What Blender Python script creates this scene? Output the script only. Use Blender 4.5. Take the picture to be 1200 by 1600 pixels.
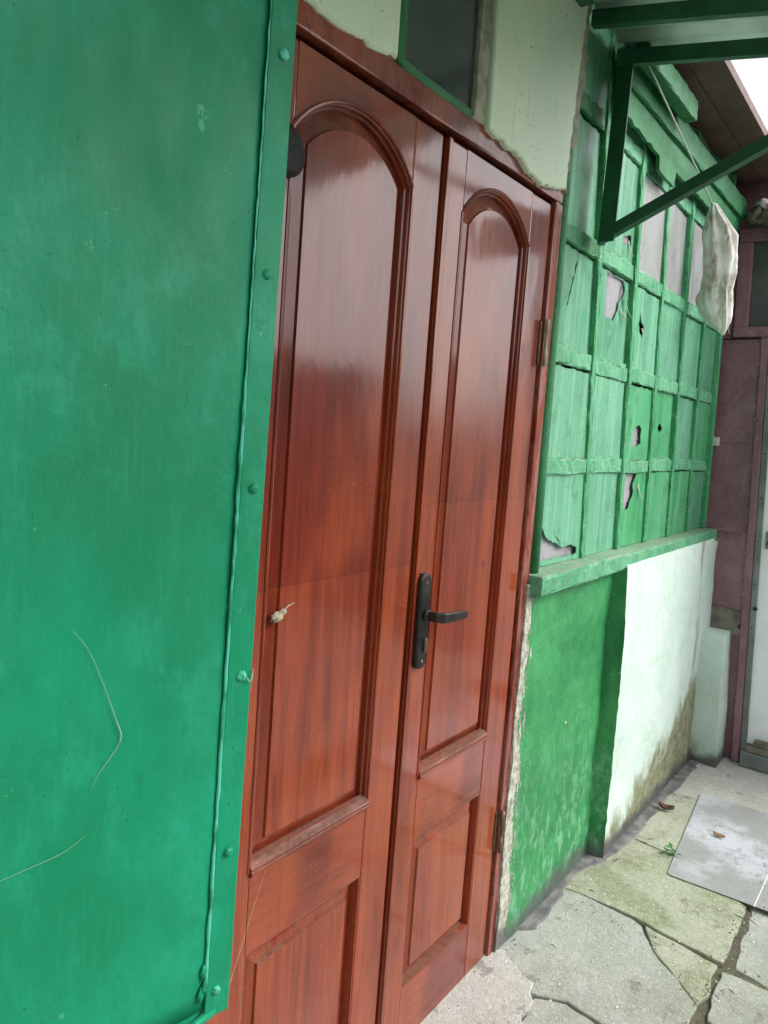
import bpy, bmesh, math, random
from mathutils import Vector, Matrix
from mathutils.geometry import tessellate_polygon
R = math.radians
rnd = random.Random(7)
S = bpy.context.scene
C = S.collection
for o in list(bpy.data.objects): bpy.data.objects.remove(o)

# ------------------------------------------------------------------ camera
CAM = Vector((0, 0, 1.45))
yaw, pit, rol, FPX = R(54.12), R(-6.07), R(3.61), 1200.0
fw = Vector((math.cos(pit)*math.sin(yaw), math.cos(pit)*math.cos(yaw), math.sin(pit)))
rt = Vector((math.cos(yaw), -math.sin(yaw), 0)); up = rt.cross(fw)
rt, up = rt*math.cos(rol)+up*math.sin(rol), -rt*math.sin(rol)+up*math.cos(rol)
cd = bpy.data.cameras.new('camera'); co = bpy.data.objects.new('camera', cd); C.objects.link(co)
m3 = Matrix((rt, up, -fw)).transposed()
co.matrix_world = Matrix.Translation(CAM) @ m3.to_4x4()
cd.sensor_fit = 'VERTICAL'; cd.sensor_height = 32.0; cd.lens = 32.0*FPX/1600.0
cd.clip_start = 0.02; cd.clip_end = 500
S.camera = co
# ------------------------------------------------------------------ sky and sun (overcast)
SUN_EL, SUN_AZ = R(42), R(150)        # azimuth of the sun, clockwise from +Y
w = bpy.data.worlds.new('World'); S.world = w; w.use_nodes = True
nt = w.node_tree; nt.nodes.clear()
sky = nt.nodes.new('ShaderNodeTexSky'); sky.sky_type = 'NISHITA'; sky.sun_disc = False
sky.sun_elevation = SUN_EL; sky.sun_rotation = SUN_AZ; sky.dust_density = 4; sky.air_density = 1.0
hs = nt.nodes.new('ShaderNodeHueSaturation'); hs.inputs['Saturation'].default_value = 0.18
bg = nt.nodes.new('ShaderNodeBackground'); bg.inputs['Strength'].default_value = 0.15
wo = nt.nodes.new('ShaderNodeOutputWorld')
nt.links.new(sky.outputs[0], hs.inputs['Color']); nt.links.new(hs.outputs[0], bg.inputs['Color']); nt.links.new(bg.outputs[0], wo.inputs[0])
sl = bpy.data.lights.new('sun', 'SUN'); sl.energy = 0.5; sl.angle = R(30); sl.color = (1, .97, .93)
so = bpy.data.objects.new('sun', sl); C.objects.link(so)
sd = Vector((math.sin(SUN_AZ)*math.cos(SUN_EL), math.cos(SUN_AZ)*math.cos(SUN_EL), math.sin(SUN_EL)))
so.rotation_euler = sd.to_track_quat('Z', 'Y').to_euler(); so.location = (0, -3, 6)
S.view_settings.view_transform = 'Standard'; S.view_settings.look = 'None'
S.view_settings.exposure = 1.12; S.view_settings.gamma = 1.0; S.view_settings.use_curve_mapping = False
S.render.engine = 'CYCLES'
S.cycles.max_bounces = 5; S.cycles.diffuse_bounces = 3; S.cycles.glossy_bounces = 3; S.cycles.transmission_bounces = 3

# ------------------------------------------------------------------ materials
def srgb(r, g, b):
    f = lambda c: c/12.92 if c <= .04045 else ((c+.055)/1.055)**2.4
    return (f(r/255), f(g/255), f(b/255), 1)
class NB:
    def __init__(s, name):
        s.m = bpy.data.materials.new(name); s.m.use_nodes = True
        s.t = s.m.node_tree; s.b = s.t.nodes['Principled BSDF']; s._p = None; s.k = 0
    def n(s, k): return s.t.nodes.new('ShaderNode'+k)
    def put(s, sock, v):
        if isinstance(v, bpy.types.NodeSocket): s.t.links.new(v, sock)
        else: sock.default_value = v
    def pos(s):
        if s._p is None: s._p = s.n('NewGeometry')
        return s._p.outputs['Position']
    def axis(s, i):
        x = s.n('SeparateXYZ'); s.put(x.inputs[0], s.pos()); return x.outputs[i]
    def nrm(s, i):
        s.pos(); x = s.n('SeparateXYZ'); s.put(x.inputs[0], s._p.outputs['Normal']); return x.outputs[i]
    def rnd(s):
        return s.n('ObjectInfo').outputs['Random']
    def noise(s, sc, det=4, rough=.55, dist=0, perobj=False):
        s.k += 1
        if not isinstance(sc, tuple): sc = (sc, sc, sc)
        mp = s.n('VectorMath'); mp.operation = 'MULTIPLY_ADD'
        s.put(mp.inputs[0], s.pos()); mp.inputs[1].default_value = sc; mp.inputs[2].default_value = (s.k*7.3, s.k*3.1, s.k*5.7)
        v = mp.outputs[0]
        if perobj:
            a = s.n('VectorMath'); a.operation = 'SCALE'; a.inputs[0].default_value = (31, 17, 23); s.put(a.inputs['Scale'], s.rnd())
            b = s.n('VectorMath'); s.put(b.inputs[0], v); s.put(b.inputs[1], a.outputs[0]); v = b.outputs[0]
        t = s.n('TexNoise'); s.put(t.inputs['Vector'], v); t.inputs['Scale'].default_value = 1
        t.inputs['Detail'].default_value = det; t.inputs['Roughness'].default_value = rough; t.inputs['Distortion'].default_value = dist
        return t.outputs['Fac']
    def math(s, op, a, b=0.0, c=None):
        x = s.n('Math'); x.operation = op; s.put(x.inputs[0], a); s.put(x.inputs[1], b)
        if c is not None: s.put(x.inputs[2], c)
        return x.outputs[0]
    def step(s, v, lo, hi, a=0., b=1.):
        x = s.n('MapRange'); x.interpolation_type = 'SMOOTHSTEP'; s.put(x.inputs[0], v)
        x.inputs[1].default_value = lo; x.inputs[2].default_value = hi; x.inputs[3].default_value = a; x.inputs[4].default_value = b
        return x.outputs[0]
    def lin(s, v, lo, hi, a=0., b=1.):
        x = s.n('MapRange'); s.put(x.inputs[0], v)
        x.inputs[1].default_value = lo; x.inputs[2].default_value = hi; x.inputs[3].default_value = a; x.inputs[4].default_value = b
        return x.outputs[0]
    def mul(s, a, b): return s.math('MULTIPLY', a, b)
    def mix(s, f, a, b):
        x = s.n('Mix'); x.data_type = 'RGBA'; s.put(x.inputs[0], f); s.put(x.inputs[6], a); s.put(x.inputs[7], b); return x.outputs[2]
    def bump(s, h, strength=.3, dist=.002, prev=None):
        x = s.n('Bump'); x.inputs['Strength'].default_value = strength; x.inputs['Distance'].default_value = dist
        s.put(x.inputs['Height'], h)
        if prev is not None: s.put(x.inputs['Normal'], prev)
        return x.outputs[0]
    def done(s, col, rough=.5, nrm=None, metal=0., spec=.5):
        s.put(s.b.inputs['Base Color'], col); s.put(s.b.inputs['Roughness'], rough)
        s.b.inputs['Metallic'].default_value = metal; s.b.inputs['Specular IOR Level'].default_value = spec
        if nrm is not None: s.put(s.b.inputs['Normal'], nrm)
        return s.m

def simple(name, col, col2=None, rough=.6, sc=30., bs=.2, bd=.001, metal=0., lo=.35, hi=.7, vs=None, spec=.5):
    n = NB(name); c = col
    if col2: c = n.mix(n.step(n.noise(vs or sc*.4), lo, hi), col, col2)
    nm = n.bump(n.noise(sc*3), bs, bd)
    return n.done(c, n.lin(n.noise(sc), .3, .7, rough*.85, min(1, rough*1.15)), nm, metal, spec)

def wood_mat(name, horizontal=False, line=None, worn=0.):
    n = NB(name)
    g = (1.6, 18, 24) if horizontal else (24, 18, 1.2)
    g2 = (7, 110, 240) if horizontal else (240, 110, 6)
    g3 = (14, 300, 620) if horizontal else (620, 300, 12)
    a = n.noise(g, 6, .66, 1.1, True); f = n.noise(g2, 4, .6, .3, True); ff = n.noise(g3, 2, .5, 0, True); big = n.noise((3.5, 3.5, 1.6), 3, .6, 0, True)
    dark = srgb(96, 31, 18); mid = srgb(124, 43, 24); lite = srgb(156, 70, 34)
    c = n.mix(n.step(a, .36, .60), dark, mid)
    c = n.mix(n.mul(n.step(big, .42, .62), .75), c, lite)
    if line is not None:
        zz = n.axis(2); c = n.mix(n.mul(n.step(zz, line-.002, line+.002, 1, 0), .36), c, n.mix(n.step(a, .36, .62), srgb(132, 49, 27), srgb(164, 76, 38)))
        edge = n.math('LESS_THAN', n.math('ABSOLUTE', n.math('SUBTRACT', zz, line)), .001)
        c = n.mix(n.mul(edge, .5), c, srgb(74, 26, 20))
    c = n.mix(n.mul(n.step(f, .48, .66), .28), c, srgb(78, 26, 18))
    c = n.mix(n.mul(n.step(ff, .48, .68), .28), c, srgb(64, 20, 14))
    vo = n.n('TexVoronoi'); mp = n.n('VectorMath'); mp.operation = 'MULTIPLY'; n.put(mp.inputs[0], n.pos()); mp.inputs[1].default_value = (9, 3, 5)
    n.put(vo.inputs['Vector'], mp.outputs[0]); vo.inputs['Scale'].default_value = 1
    c = n.mix(n.mul(n.step(vo.outputs['Distance'], .03, .075, 1, 0), .85), c, srgb(46, 17, 13))
    run = n.noise((34, 20, .7), 3, .55, .3, True)
    c = n.mix(n.mul(n.step(run, .52, .66), .28), c, srgb(110, 34, 27))
    sc_ = n.mul(n.step(n.noise((70, 50, 150), 5, .75), .60, .64), n.step(n.noise(3.3), .46, .62))
    c = n.mix(n.mul(sc_, .22), c, srgb(176, 128, 106))
    if worn:
        c = n.mix(n.mul(n.step(n.noise((30, 30, 6), 5, .7), .42, .58), worn), c, srgb(150, 98, 88))
        c = n.mix(n.mul(n.step(n.noise((70, 70, 30), 5, .7), .60, .63), .7), c, srgb(70, 40, 34))
    d = n.mul(n.step(n.nrm(2), .2, .5), n.step(n.noise((9, 60, 60), 5, .7), .28, .56))
    c = n.mix(n.mul(d, .72), c, n.mix(n.step(n.noise(60, 5, .7), .36, .62), srgb(84, 62, 50), srgb(108, 90, 78)))
    h = n.math('ADD', n.mul(a, .4), n.math('ADD', n.mul(f, .5), n.mul(ff, .3)))
    nm = n.bump(h, .30, .001); nm = n.bump(n.noise((16, 16, 7), 4), .3, .004, nm)
    cn = n.bump(n.noise((11, 11, 5), 2), .22, .004); cn = n.bump(n.noise((150, 150, 40), 3), .10, .001, cn)
    ro = n.math('ADD', n.lin(n.noise((9, 9, 3)), .3, .7, .38, .52), n.mul(d, .4))
    n.put(n.b.inputs['Coat Weight'], n.math('SUBTRACT', 1.0 if not worn else .5, n.mul(d, .9)))
    n.put(n.b.inputs['Coat Roughness'], n.lin(n.noise((9, 9, 4), 4), .3, .7, .07, .14))
    n.b.inputs['Coat IOR'].default_value = 1.52
    n.put(n.b.inputs['Coat Normal'], cn)
    return n.done(c, ro, nm, 0, .18)

def shutter_mat(name='shutter_paint'):
    n = NB(name)
    c = n.mix(n.step(n.noise((4, 4, 3), 5, .6), .36, .64), srgb(7, 120, 81), srgb(13, 138, 100))
    c = n.mix(n.mul(n.step(n.noise((14, 14, 9), 7, .7), .48, .66), .38), c, srgb(42, 156, 122))
    c = n.mix(n.mul(n.step(n.noise((120, 120, 9), 4, .6), .54, .70), .10), c, srgb(60, 164, 126))
    c = n.mix(n.mul(n.step(n.noise((60, 60, 40), 6, .75), .54, .66), .16), c, srgb(6, 100, 66))
    c = n.mix(n.mul(n.step(n.noise((26, 26, 15), 6, .72), .59, .66), .22), c, srgb(6, 100, 68))
    c = n.mix(n.mul(n.step(n.noise((14, 14, 11), 7, .8), .655, .67), .55), c, srgb(98, 178, 146))
    c = n.mix(n.mul(n.step(n.noise((150, 150, 110), 3, .6), .70, .73), .7), c, srgb(8, 76, 52))
    h = n.math('ADD', n.noise(24, 6, .6), n.math('ADD', n.mul(n.noise((180, 180, 40), 4), .35), n.mul(n.noise(150, 3), .35)))
    nm = n.bump(h, .5, .0022)
    return n.done(c, n.lin(n.noise((16, 16, 8), 4), .3, .7, .40, .60), nm, 0, .3)

def green_wood(name, base, alt, chip, chip_amt=.62, rough=.55):
    n = NB(name)
    c = n.mix(n.step(n.noise((8, 8, 4), 5, .65, 0, True), .36, .62), base, alt)
    c = n.mix(n.mul(n.step(n.noise(30, 6, .75), .52, .64), .5), c, tuple(min(1, v*1.75) for v in base[:3])+(1,))
    c = n.mix(n.mul(n.step(n.noise(55, 5, .7), .56, .66), .6), c, tuple(v*.45 for v in base[:3])+(1,))
    ch = n.step(n.noise(58, 6, .78, .6), chip_amt, chip_amt+.025)
    c = n.mix(ch, c, chip)
    c = n.mix(n.step(n.noise((150, 150, 90), 4, .7), .64, .67), c, srgb(28, 40, 30))
    d = n.mul(n.step(n.nrm(2), .4, .8), n.step(n.noise(36, 5, .7), .32, .54))
    c = n.mix(n.mul(d, .75), c, srgb(150, 160, 142))
    h = n.math('SUBTRACT', n.math('ADD', n.noise(60, 6, .7), n.mul(n.noise(200, 3), .3)), n.mul(ch, .7))
    return n.done(c, n.lin(n.noise(20), .3, .7, rough*.8, rough*1.2), n.bump(h, .8, .004), 0, .4)

def pane_mat(name, a, b, streak, amt=.55):
    n = NB(name)
    c = n.mix(n.step(n.noise((5, 5, 2), 5, .65, 0, True), .36, .62), a, b)
    c = n.mix(n.mul(n.step(n.noise((44, 44, 1.6), 4, .55, 0, True), .48, .66), amt), c, streak)
    c = n.mix(n.mul(n.step(n.noise((14, 14, 10), 5, .7, 0, True), .54, .64), .45), c, tuple(v*.62 for v in a[:3])+(1,))
    c = n.mix(n.mul(n.step(n.noise(110, 4, .7), .61, .65), .7), c, tuple(v*.4 for v in a[:3])+(1,))
    c = n.mix(n.mul(n.step(n.noise(80, 5, .75), .63, .66), .7), c, srgb(182, 200, 184))
    nm = n.bump(n.math('ADD', n.noise((40, 40, 6), 4), n.mul(n.noise(120, 3), .3)), .35, .002)
    return n.done(c, n.lin(n.noise(12, 3, .5, 0, True), .3, .7, .3, .55), nm, 0, .4)

def concrete(name, a, b, moss=.5, spots=True):
    n = NB(name)
    c = n.mix(n.step(n.noise(3.2, 7, .7, 0, True), .36, .62), a, b)
    c = n.mix(n.mul(n.step(n.noise(26, 7, .75), .46, .62), .3), c, tuple(v*.76 for v in b[:3])+(1,))
    c = n.mix(n.mul(n.step(n.noise(85, 5, .75), .50, .62), .26), c, tuple(v*.66 for v in b[:3])+(1,))
    c = n.mix(n.mul(n.step(n.noise(70, 5, .75), .54, .62), .4), c, tuple(min(1, v*1.3) for v in a[:3])+(1,))
    c = n.mix(n.mul(n.mul(n.step(n.noise(3.8, 6, .65, .3), .44, .60), n.step(n.noise(34, 6, .75), .40, .56, .45, 1)), moss), c, srgb(122, 130, 88))
    c = n.mix(n.mul(n.step(n.noise(9, 7, .75), .57, .64), .6), c, srgb(112, 110, 102))
    if spots:
        c = n.mix(n.mul(n.step(n.noise(190, 3, .6), .64, .67), .85), c, srgb(218, 218, 208))
        c = n.mix(n.mul(n.step(n.noise(160, 3, .6), .64, .67), .7), c, srgb(80, 78, 70))
    h = n.math('ADD', n.noise(140, 5, .75), n.math('ADD', n.mul(n.noise(16, 6, .7), 1.6), n.mul(n.noise(45, 5, .7), .8)))
    return n.done(c, .88, n.bump(h, .9, .005), 0, .25)

def plaster_green():
    n = NB('light_green_plaster')
    c = n.mix(n.step(n.noise(4, 5), .35, .65), srgb(226, 240, 214), srgb(214, 234, 210))
    c = n.mix(n.mul(n.step(n.noise((30, 30, 5), 4), .55, .75), .4), c, srgb(192, 212, 186))
    c = n.mix(n.step(n.noise(70, 4, .7), .645, .67), c, srgb(128, 134, 112))
    return n.done(c, .6, n.bump(n.math('ADD', n.noise(9, 3), n.mul(n.noise(60, 4), .4)), .35, .006), 0, .4)

def plinth_green():
    n = NB('green_plinth_paint')
    x, z = n.axis(0), n.axis(2)
    c = n.mix(n.step(n.noise(3.5, 5, .6), .35, .65), srgb(36, 126, 70), srgb(58, 148, 86))
    c = n.mix(n.mul(n.mul(n.step(n.noise((30, 30, 16), 7, .76), .46, .62), n.step(z, .05, .7, 1, .05)), .7), c, srgb(132, 190, 156))
    c = n.mix(n.mul(n.step(n.noise((60, 60, 26), 5, .72), .58, .64), .32), c, srgb(24, 92, 52))
    ch = n.step(n.noise((60, 60, 34), 6, .75), .655, .67)
    c = n.mix(ch, c, srgb(214, 222, 206))
    rag = n.math('ADD', x, n.math('ADD', n.mul(n.math('SUBTRACT', n.noise((60, 60, 9), 5, .7), .5), -.20), n.math('ADD', n.mul(n.math('SUBTRACT', n.noise(120, 3), .5), -.06), n.lin(z, 0, .7, -.02, .0))))
    bare = n.step(rag, 1.920, 1.926, 1, 0)
    bcol = n.mix(n.step(n.noise(50, 5, .7), .4, .62), srgb(196, 198, 184), srgb(140, 136, 122))
    c = n.mix(bare, c, bcol)
    dirt = n.mul(n.step(n.math('ADD', z, n.mul(n.noise(9, 5), -.12)), -.03, .035, 1, 0), .85)
    c = n.mix(dirt, c, srgb(84, 84, 86))
    h = n.math('ADD', n.noise((34, 34, 20), 6, .7), n.math('ADD', n.mul(ch, -.4), n.mul(bare, -.9)))
    h = n.math('ADD', h, n.mul(n.noise((120, 120, 80), 3), .35))
    return n.done(c, n.lin(n.noise(10), .3, .7, .4, .62), n.bump(h, .8, .007), 0, .5)

def plinth_white(low=None):
    n = NB('white_plinth_paint')
    x, z = n.axis(0), n.axis(2)
    c = n.mix(n.step(n.noise(3.5, 5), .35, .7), srgb(210, 228, 218), srgb(192, 214, 202))
    # moss rising from the ground, higher towards the far corner
    top = n.lin(x, 2.62, 3.7, .05, .40) if low is None else low
    edge = n.math('SUBTRACT', n.math('ADD', top, n.mul(n.math('SUBTRACT', n.noise((9, 9, 5), 6, .65), .5), .5)), z)
    mk = n.step(edge, -.07, .08)
    mc = n.mix(n.step(n.noise(38, 6, .7), .4, .62), srgb(104, 104, 66), srgb(146, 144, 112))
    mc = n.mix(n.step(n.noise(70, 4, .7), .6, .66), mc, srgb(188, 186, 160))
    c = n.mix(n.mul(mk, .92), c, mc)
    stain = n.math('SUBTRACT', n.math('ABSOLUTE', n.math('SUBTRACT', n.math('ADD', x, n.mul(n.math('SUBTRACT', n.noise(5, 4), .5), .07)), 3.60)), 0)
    c = n.mix(n.mul(n.mul(n.step(stain, .008, .04, 1, 0), n.step(n.noise((20, 20, 4), 4), .4, .6)), .8), c, srgb(150, 148, 126))
    c = n.mix(n.mul(n.step(n.noise((60, 60, 34), 6, .75), .60, .64), .6), c, srgb(158, 168, 152))
    c = n.mix(n.mul(n.step(n.math('ADD', z, n.mul(n.noise(9, 5), -.1)), -.03, .02, 1, 0), .9), c, srgb(82, 82, 84))
    return n.done(c, .7, n.bump(n.math('ADD', n.noise(36, 6, .7), n.mul(n.noise(140, 3), .3)), .6, .006), 0, .35)

def tin_purple():
    n = NB('purple_tin_paint')
    c = n.mix(n.step(n.noise(5, 5, .6, 0, True), .35, .68), srgb(120, 84, 92), srgb(142, 106, 112))
    c = n.mix(n.mul(n.step(n.noise((30, 30, 9), 5), .55, .72), .5), c, srgb(160, 128, 132))
    c = n.mix(n.step(n.noise(48, 5, .75), .60, .64), c, srgb(96, 54, 48))
    c = n.mix(n.step(n.noise(110, 4), .70, .73), c, srgb(180, 160, 160))
    return n.done(c, n.lin(n.noise(14), .3, .7, .34, .56), n.bump(n.noise(9, 3), .5, .006), 0, .5)

MT = {}
MT['wood'] = wood_mat('varnished_wood'); MT['woodh'] = wood_mat('varnished_wood_rail', True)
MT['woodL'] = wood_mat('varnished_wood_two_coats', False, 1.172); MT['woodR'] = wood_mat('varnished_wood_two_coats_b', False, 1.298)
MT['jamb'] = wood_mat('worn_jamb_wood', False, None, .8); MT['jambh'] = wood_mat('worn_head_wood', True, None, .35)
MT['shutter'] = shutter_mat()
MT['g_frame'] = green_wood('green_window_wood', srgb(56, 140, 90), srgb(86, 168, 120), srgb(178, 192, 174), .595)
MT['g_dark'] = green_wood('dark_green_wood', srgb(34, 106, 62), srgb(46, 122, 74), srgb(120, 134, 112), .64)
MT['g_rail'] = green_wood('pale_green_rail_wood', srgb(78, 152, 110), srgb(104, 174, 134), srgb(186, 198, 182), .58)
MT['g_steel'] = simple('dark_green_steel_paint', srgb(24, 78, 50), srgb(32, 96, 62), .45, 30, .25, .001)
MT['pane'] = pane_mat('green_painted_glass', srgb(82, 148, 114), srgb(102, 166, 132), srgb(132, 188, 160))
MT['pane2'] = pane_mat('bright_green_painted_glass', srgb(52, 146, 88), srgb(82, 164, 114), srgb(112, 182, 140))
MT['pane_grey'] = pane_mat('bare_grey_glass', srgb(136, 138, 138), srgb(158, 160, 160), srgb(116, 148, 128), .5)
MT['backing'] = pane_mat('grey_film', srgb(148, 146, 152), srgb(164, 161, 168), srgb(136, 134, 140))
MT['plaster'] = plaster_green(); MT['plg'] = plinth_green(); MT['plw'] = plinth_white(); MT['plp'] = plinth_white(.03); MT['tin'] = tin_purple()
MT['peel'] = simple('peeled_plaster_edge', srgb(172, 172, 154), srgb(138, 142, 122), .85, 60, .7, .003, lo=.42, hi=.62)
MT['slab'] = concrete('concrete_slab', srgb(186, 188, 180), srgb(168, 171, 162), .32)
MT['slab_moss'] = concrete('mossy_concrete_slab', srgb(186, 188, 170), srgb(170, 174, 152), .55)
MT['cement'] = concrete('pale_cement', srgb(204, 203, 197), srgb(186, 184, 177), .06)
MT['soil'] = concrete('joint_soil', srgb(74, 70, 60), srgb(96, 92, 80), .4)
MT['joint'] = concrete('joint_dirt', srgb(112, 106, 94), srgb(86, 82, 70), .4)
MT['tar'] = simple('dark_tar_skirting', srgb(92, 92, 94), srgb(140, 138, 134), .8, 40, .7, .004)
MT['masonry'] = simple('dark_masonry', srgb(60, 58, 54), srgb(80, 76, 70), .9, 20, .4, .004)
MT['steel'] = simple('black_iron', srgb(44, 44, 44), srgb(64, 62, 60), .38, 60, .3, .0006, .6)
MT['brass'] = simple('worn_brass', srgb(120, 104, 82), srgb(84, 70, 54), .5, 60, .3, .0006, .6)
MT['black'] = simple('black_rubber', srgb(9, 11, 10), None, .7)
MT['glass_dark'] = simple('dark_dusty_glass', srgb(54, 62, 58), srgb(74, 80, 76), .16, 9, .05, .001, vs=3., spec=.6)
MT['soffit'] = simple('brown_eave_board', srgb(86, 62, 58), srgb(104, 78, 72), .6, 20, .3, .002)
MT['white_door'] = simple('white_door_paint', srgb(242, 244, 247), srgb(232, 235, 238), .4, 20, .15, .001)
MT['grey_metal'] = simple('grey_metal', srgb(128, 134, 132), srgb(104, 110, 108), .45, 30, .2, .001, .4)
MT['sheet'] = None
def sheet_metal():
    n = NB('weathered_sheet_metal')
    c = n.mix(n.step(n.noise(3.4, 5, .6), .35, .65), srgb(198, 201, 208), srgb(182, 185, 190))
    c = n.mix(n.mul(n.step(n.noise(2.2, 4, .5), .48, .58), .85), n.mix(n.mul(n.step(n.noise(30, 6, .75), .5, .62), .5), c, srgb(110, 110, 106)), srgb(146, 146, 143))
    c = n.mix(n.step(n.noise(120, 3), .75, .78), c, srgb(210, 210, 206))
    return n.done(c, n.lin(n.noise(5, 5), .3, .7, .38, .6), n.bump(n.noise(7, 3), .3, .004), .1, .5)
MT['sheet'] = sheet_metal()
def translucent_sheet():
    n = NB('translucent_canopy_sheet')
    col = n.mix(n.step(n.noise(6, 5), .4, .65), srgb(200, 216, 205), srgb(170, 190, 178))
    n.put(n.b.inputs['Base Color'], col); n.b.inputs['Roughness'].default_value = .5
    t = n.n('BsdfTranslucent'); n.put(t.inputs[0], col); mx = n.n('MixShader'); mx.inputs[0].default_value = .42
    out = n.t.nodes['Material Output']
    n.t.links.new(n.b.outputs[0], mx.inputs[1]); n.t.links.new(t.outputs[0], mx.inputs[2]); n.t.links.new(mx.outputs[0], out.inputs[0])
    return n.m
MT['canopy'] = translucent_sheet()
def sack_mat():
    n = NB('weathered_sack')
    c = n.mix(n.step(n.noise(14, 5, .6), .35, .6), srgb(234, 232, 226), srgb(206, 202, 190))
    c = n.mix(n.mul(n.step(n.noise((26, 26, 8), 6, .7), .50, .64), .75), c, srgb(112, 106, 84))
    return n.done(c, .7, n.bump(n.math('ADD', n.noise((40, 40, 9), 4, .6, .8), n.mul(n.noise((160, 160, 160), 2), .2)), .6, .006), 0, .45)
MT['sack'] = sack_mat()
MT['cord'] = simple('pale_cord', srgb(170, 176, 160), None, .8)
MT['clump'] = simple('dusty_web', srgb(196, 184, 160), srgb(150, 136, 114), .95, 90, .8, .003)
MT['web'] = simple('cobweb_fibre', srgb(150, 176, 156), None, .9)
MT['leaf_dry'] = simple('dry_leaf', srgb(196, 160, 110), srgb(160, 120, 84), .7)
MT['leaf_brown'] = simple('brown_leaf', srgb(130, 96, 78), srgb(96, 70, 58), .8)
MT['leaf_green'] = simple('weed_leaf', srgb(70, 120, 60), srgb(50, 98, 46), .6)
MT['petal'] = simple('pale_petal', srgb(222, 220, 206), None, .8)
MT['orange'] = simple('orange_plastic', srgb(220, 92, 40), None, .5)
MT['rag'] = simple('grey_rag', srgb(110, 106, 92), srgb(70, 68, 58), .9)
MT['rag_w'] = simple('pale_rag', srgb(190, 186, 180), None, .9)
MT['old_wood'] = simple('weathered_wood', srgb(128, 122, 108), srgb(92, 86, 76), .9, 40, .6, .003)
MT['far_wall'] = simple('dark_render', srgb(92, 80, 72), srgb(74, 66, 60), .9, 8, .4, .006)
MT['twig'] = simple('dry_twig', srgb(88, 78, 64), None, .9)

# ------------------------------------------------------------------ builders
def link(name, verts, faces, mat, parent=None, smooth=False):
    vs = [Vector(v) for v in verts]
    c = Vector([(min(v[i] for v in vs)+max(v[i] for v in vs))/2 for i in range(3)])
    me = bpy.data.meshes.new(name); me.from_pydata([v-c for v in vs], [], faces); me.update()
    bm = bmesh.new(); bm.from_mesh(me); bmesh.ops.recalc_face_normals(bm, faces=bm.faces); bm.to_mesh(me); bm.free()
    if smooth: me.polygons.foreach_set('use_smooth', [True]*len(me.polygons))
    o = bpy.data.objects.new(name, me); C.objects.link(o); me.materials.append(MT[mat])
    o.location = c
    if parent is not None:
        o.parent = parent
        p, off = parent, Vector((0, 0, 0))
        while p is not None: off += p.location; p = p.parent
        o.location = c - off
    return o
def thing(name, label, cat, loc=(0, 0, 0), group=None):
    o = bpy.data.objects.new(name, None); C.objects.link(o); o.location = loc; o.empty_display_size = .1
    o['label'] = label; o['category'] = cat
    if group: o['group'] = group
    return o
def tag(o, label, cat, group=None):
    o['label'] = label; o['category'] = cat
    if group: o['group'] = group
    return o
def structure(o): o['kind'] = 'structure'; return o
def stuff(o): o['kind'] = 'stuff'; return o

DOORLEAN = lambda p: Vector((p[0]+.018*p[2], p[1], p[2]))
WINLEAN = lambda p: Vector((p[0]-.08*(p[2]-1.1), p[1], p[2]))
TINLEAN = lambda p: Vector((p[0], p[1]+.038*p[2], p[2]))

def bmesh_out(name, bm, mat, parent, warp=None, smooth=False):
    vs = [v.co.copy() for v in bm.verts]; bm.verts.index_update()
    fs = [[v.index for v in f.verts] for f in bm.faces]; bm.free()
    if warp: vs = [warp(v) for v in vs]
    return link(name, vs, fs, mat, parent, smooth)
def box(name, x0, x1, y0, y1, z0, z1, mat, parent=None, bev=.003, warp=None, cuts=0, jit=0.):
    bm = bmesh.new(); bmesh.ops.create_cube(bm, size=1)
    for v in bm.verts: v.co = Vector((x0+(v.co.x+.5)*(x1-x0), y0+(v.co.y+.5)*(y1-y0), z0+(v.co.z+.5)*(z1-z0)))
    if cuts:
        L = max(x1-x0, y1-y0, z1-z0); ax = [x1-x0, y1-y0, z1-z0].index(L)
        es = [e for e in bm.edges if abs((e.verts[0].co-e.verts[1].co)[ax]) > L*.9]
        bmesh.ops.subdivide_edges(bm, edges=es, cuts=cuts)
    if bev: bmesh.ops.bevel(bm, geom=[e for e in bm.edges if e.calc_face_angle(0) > .5], offset=bev, segments=2, affect='EDGES', profile=.6)
    if jit:
        for v in bm.verts: v.co += Vector([rnd.uniform(-jit, jit) for _ in range(3)])
    return bmesh_out(name, bm, mat, parent, warp)
def ragged(pts, step=.02, amp=.004, closed=True, which=None):
    out = []; n = len(pts)
    for i in range(n if closed else n-1):
        a, b = Vector(pts[i]), Vector(pts[(i+1) % n]); L = (b-a).length
        out.append(tuple(a))
        if which is not None and i not in which: continue
        k = max(1, int(L/step)); nn = Vector((-(b-a).y, (b-a).x)).normalized()
        for j in range(1, k):
            q = a.lerp(b, (j+rnd.uniform(-.3, .3))/k)+nn*rnd.gauss(0, amp); out.append((q.x, q.y))
    return out
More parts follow.
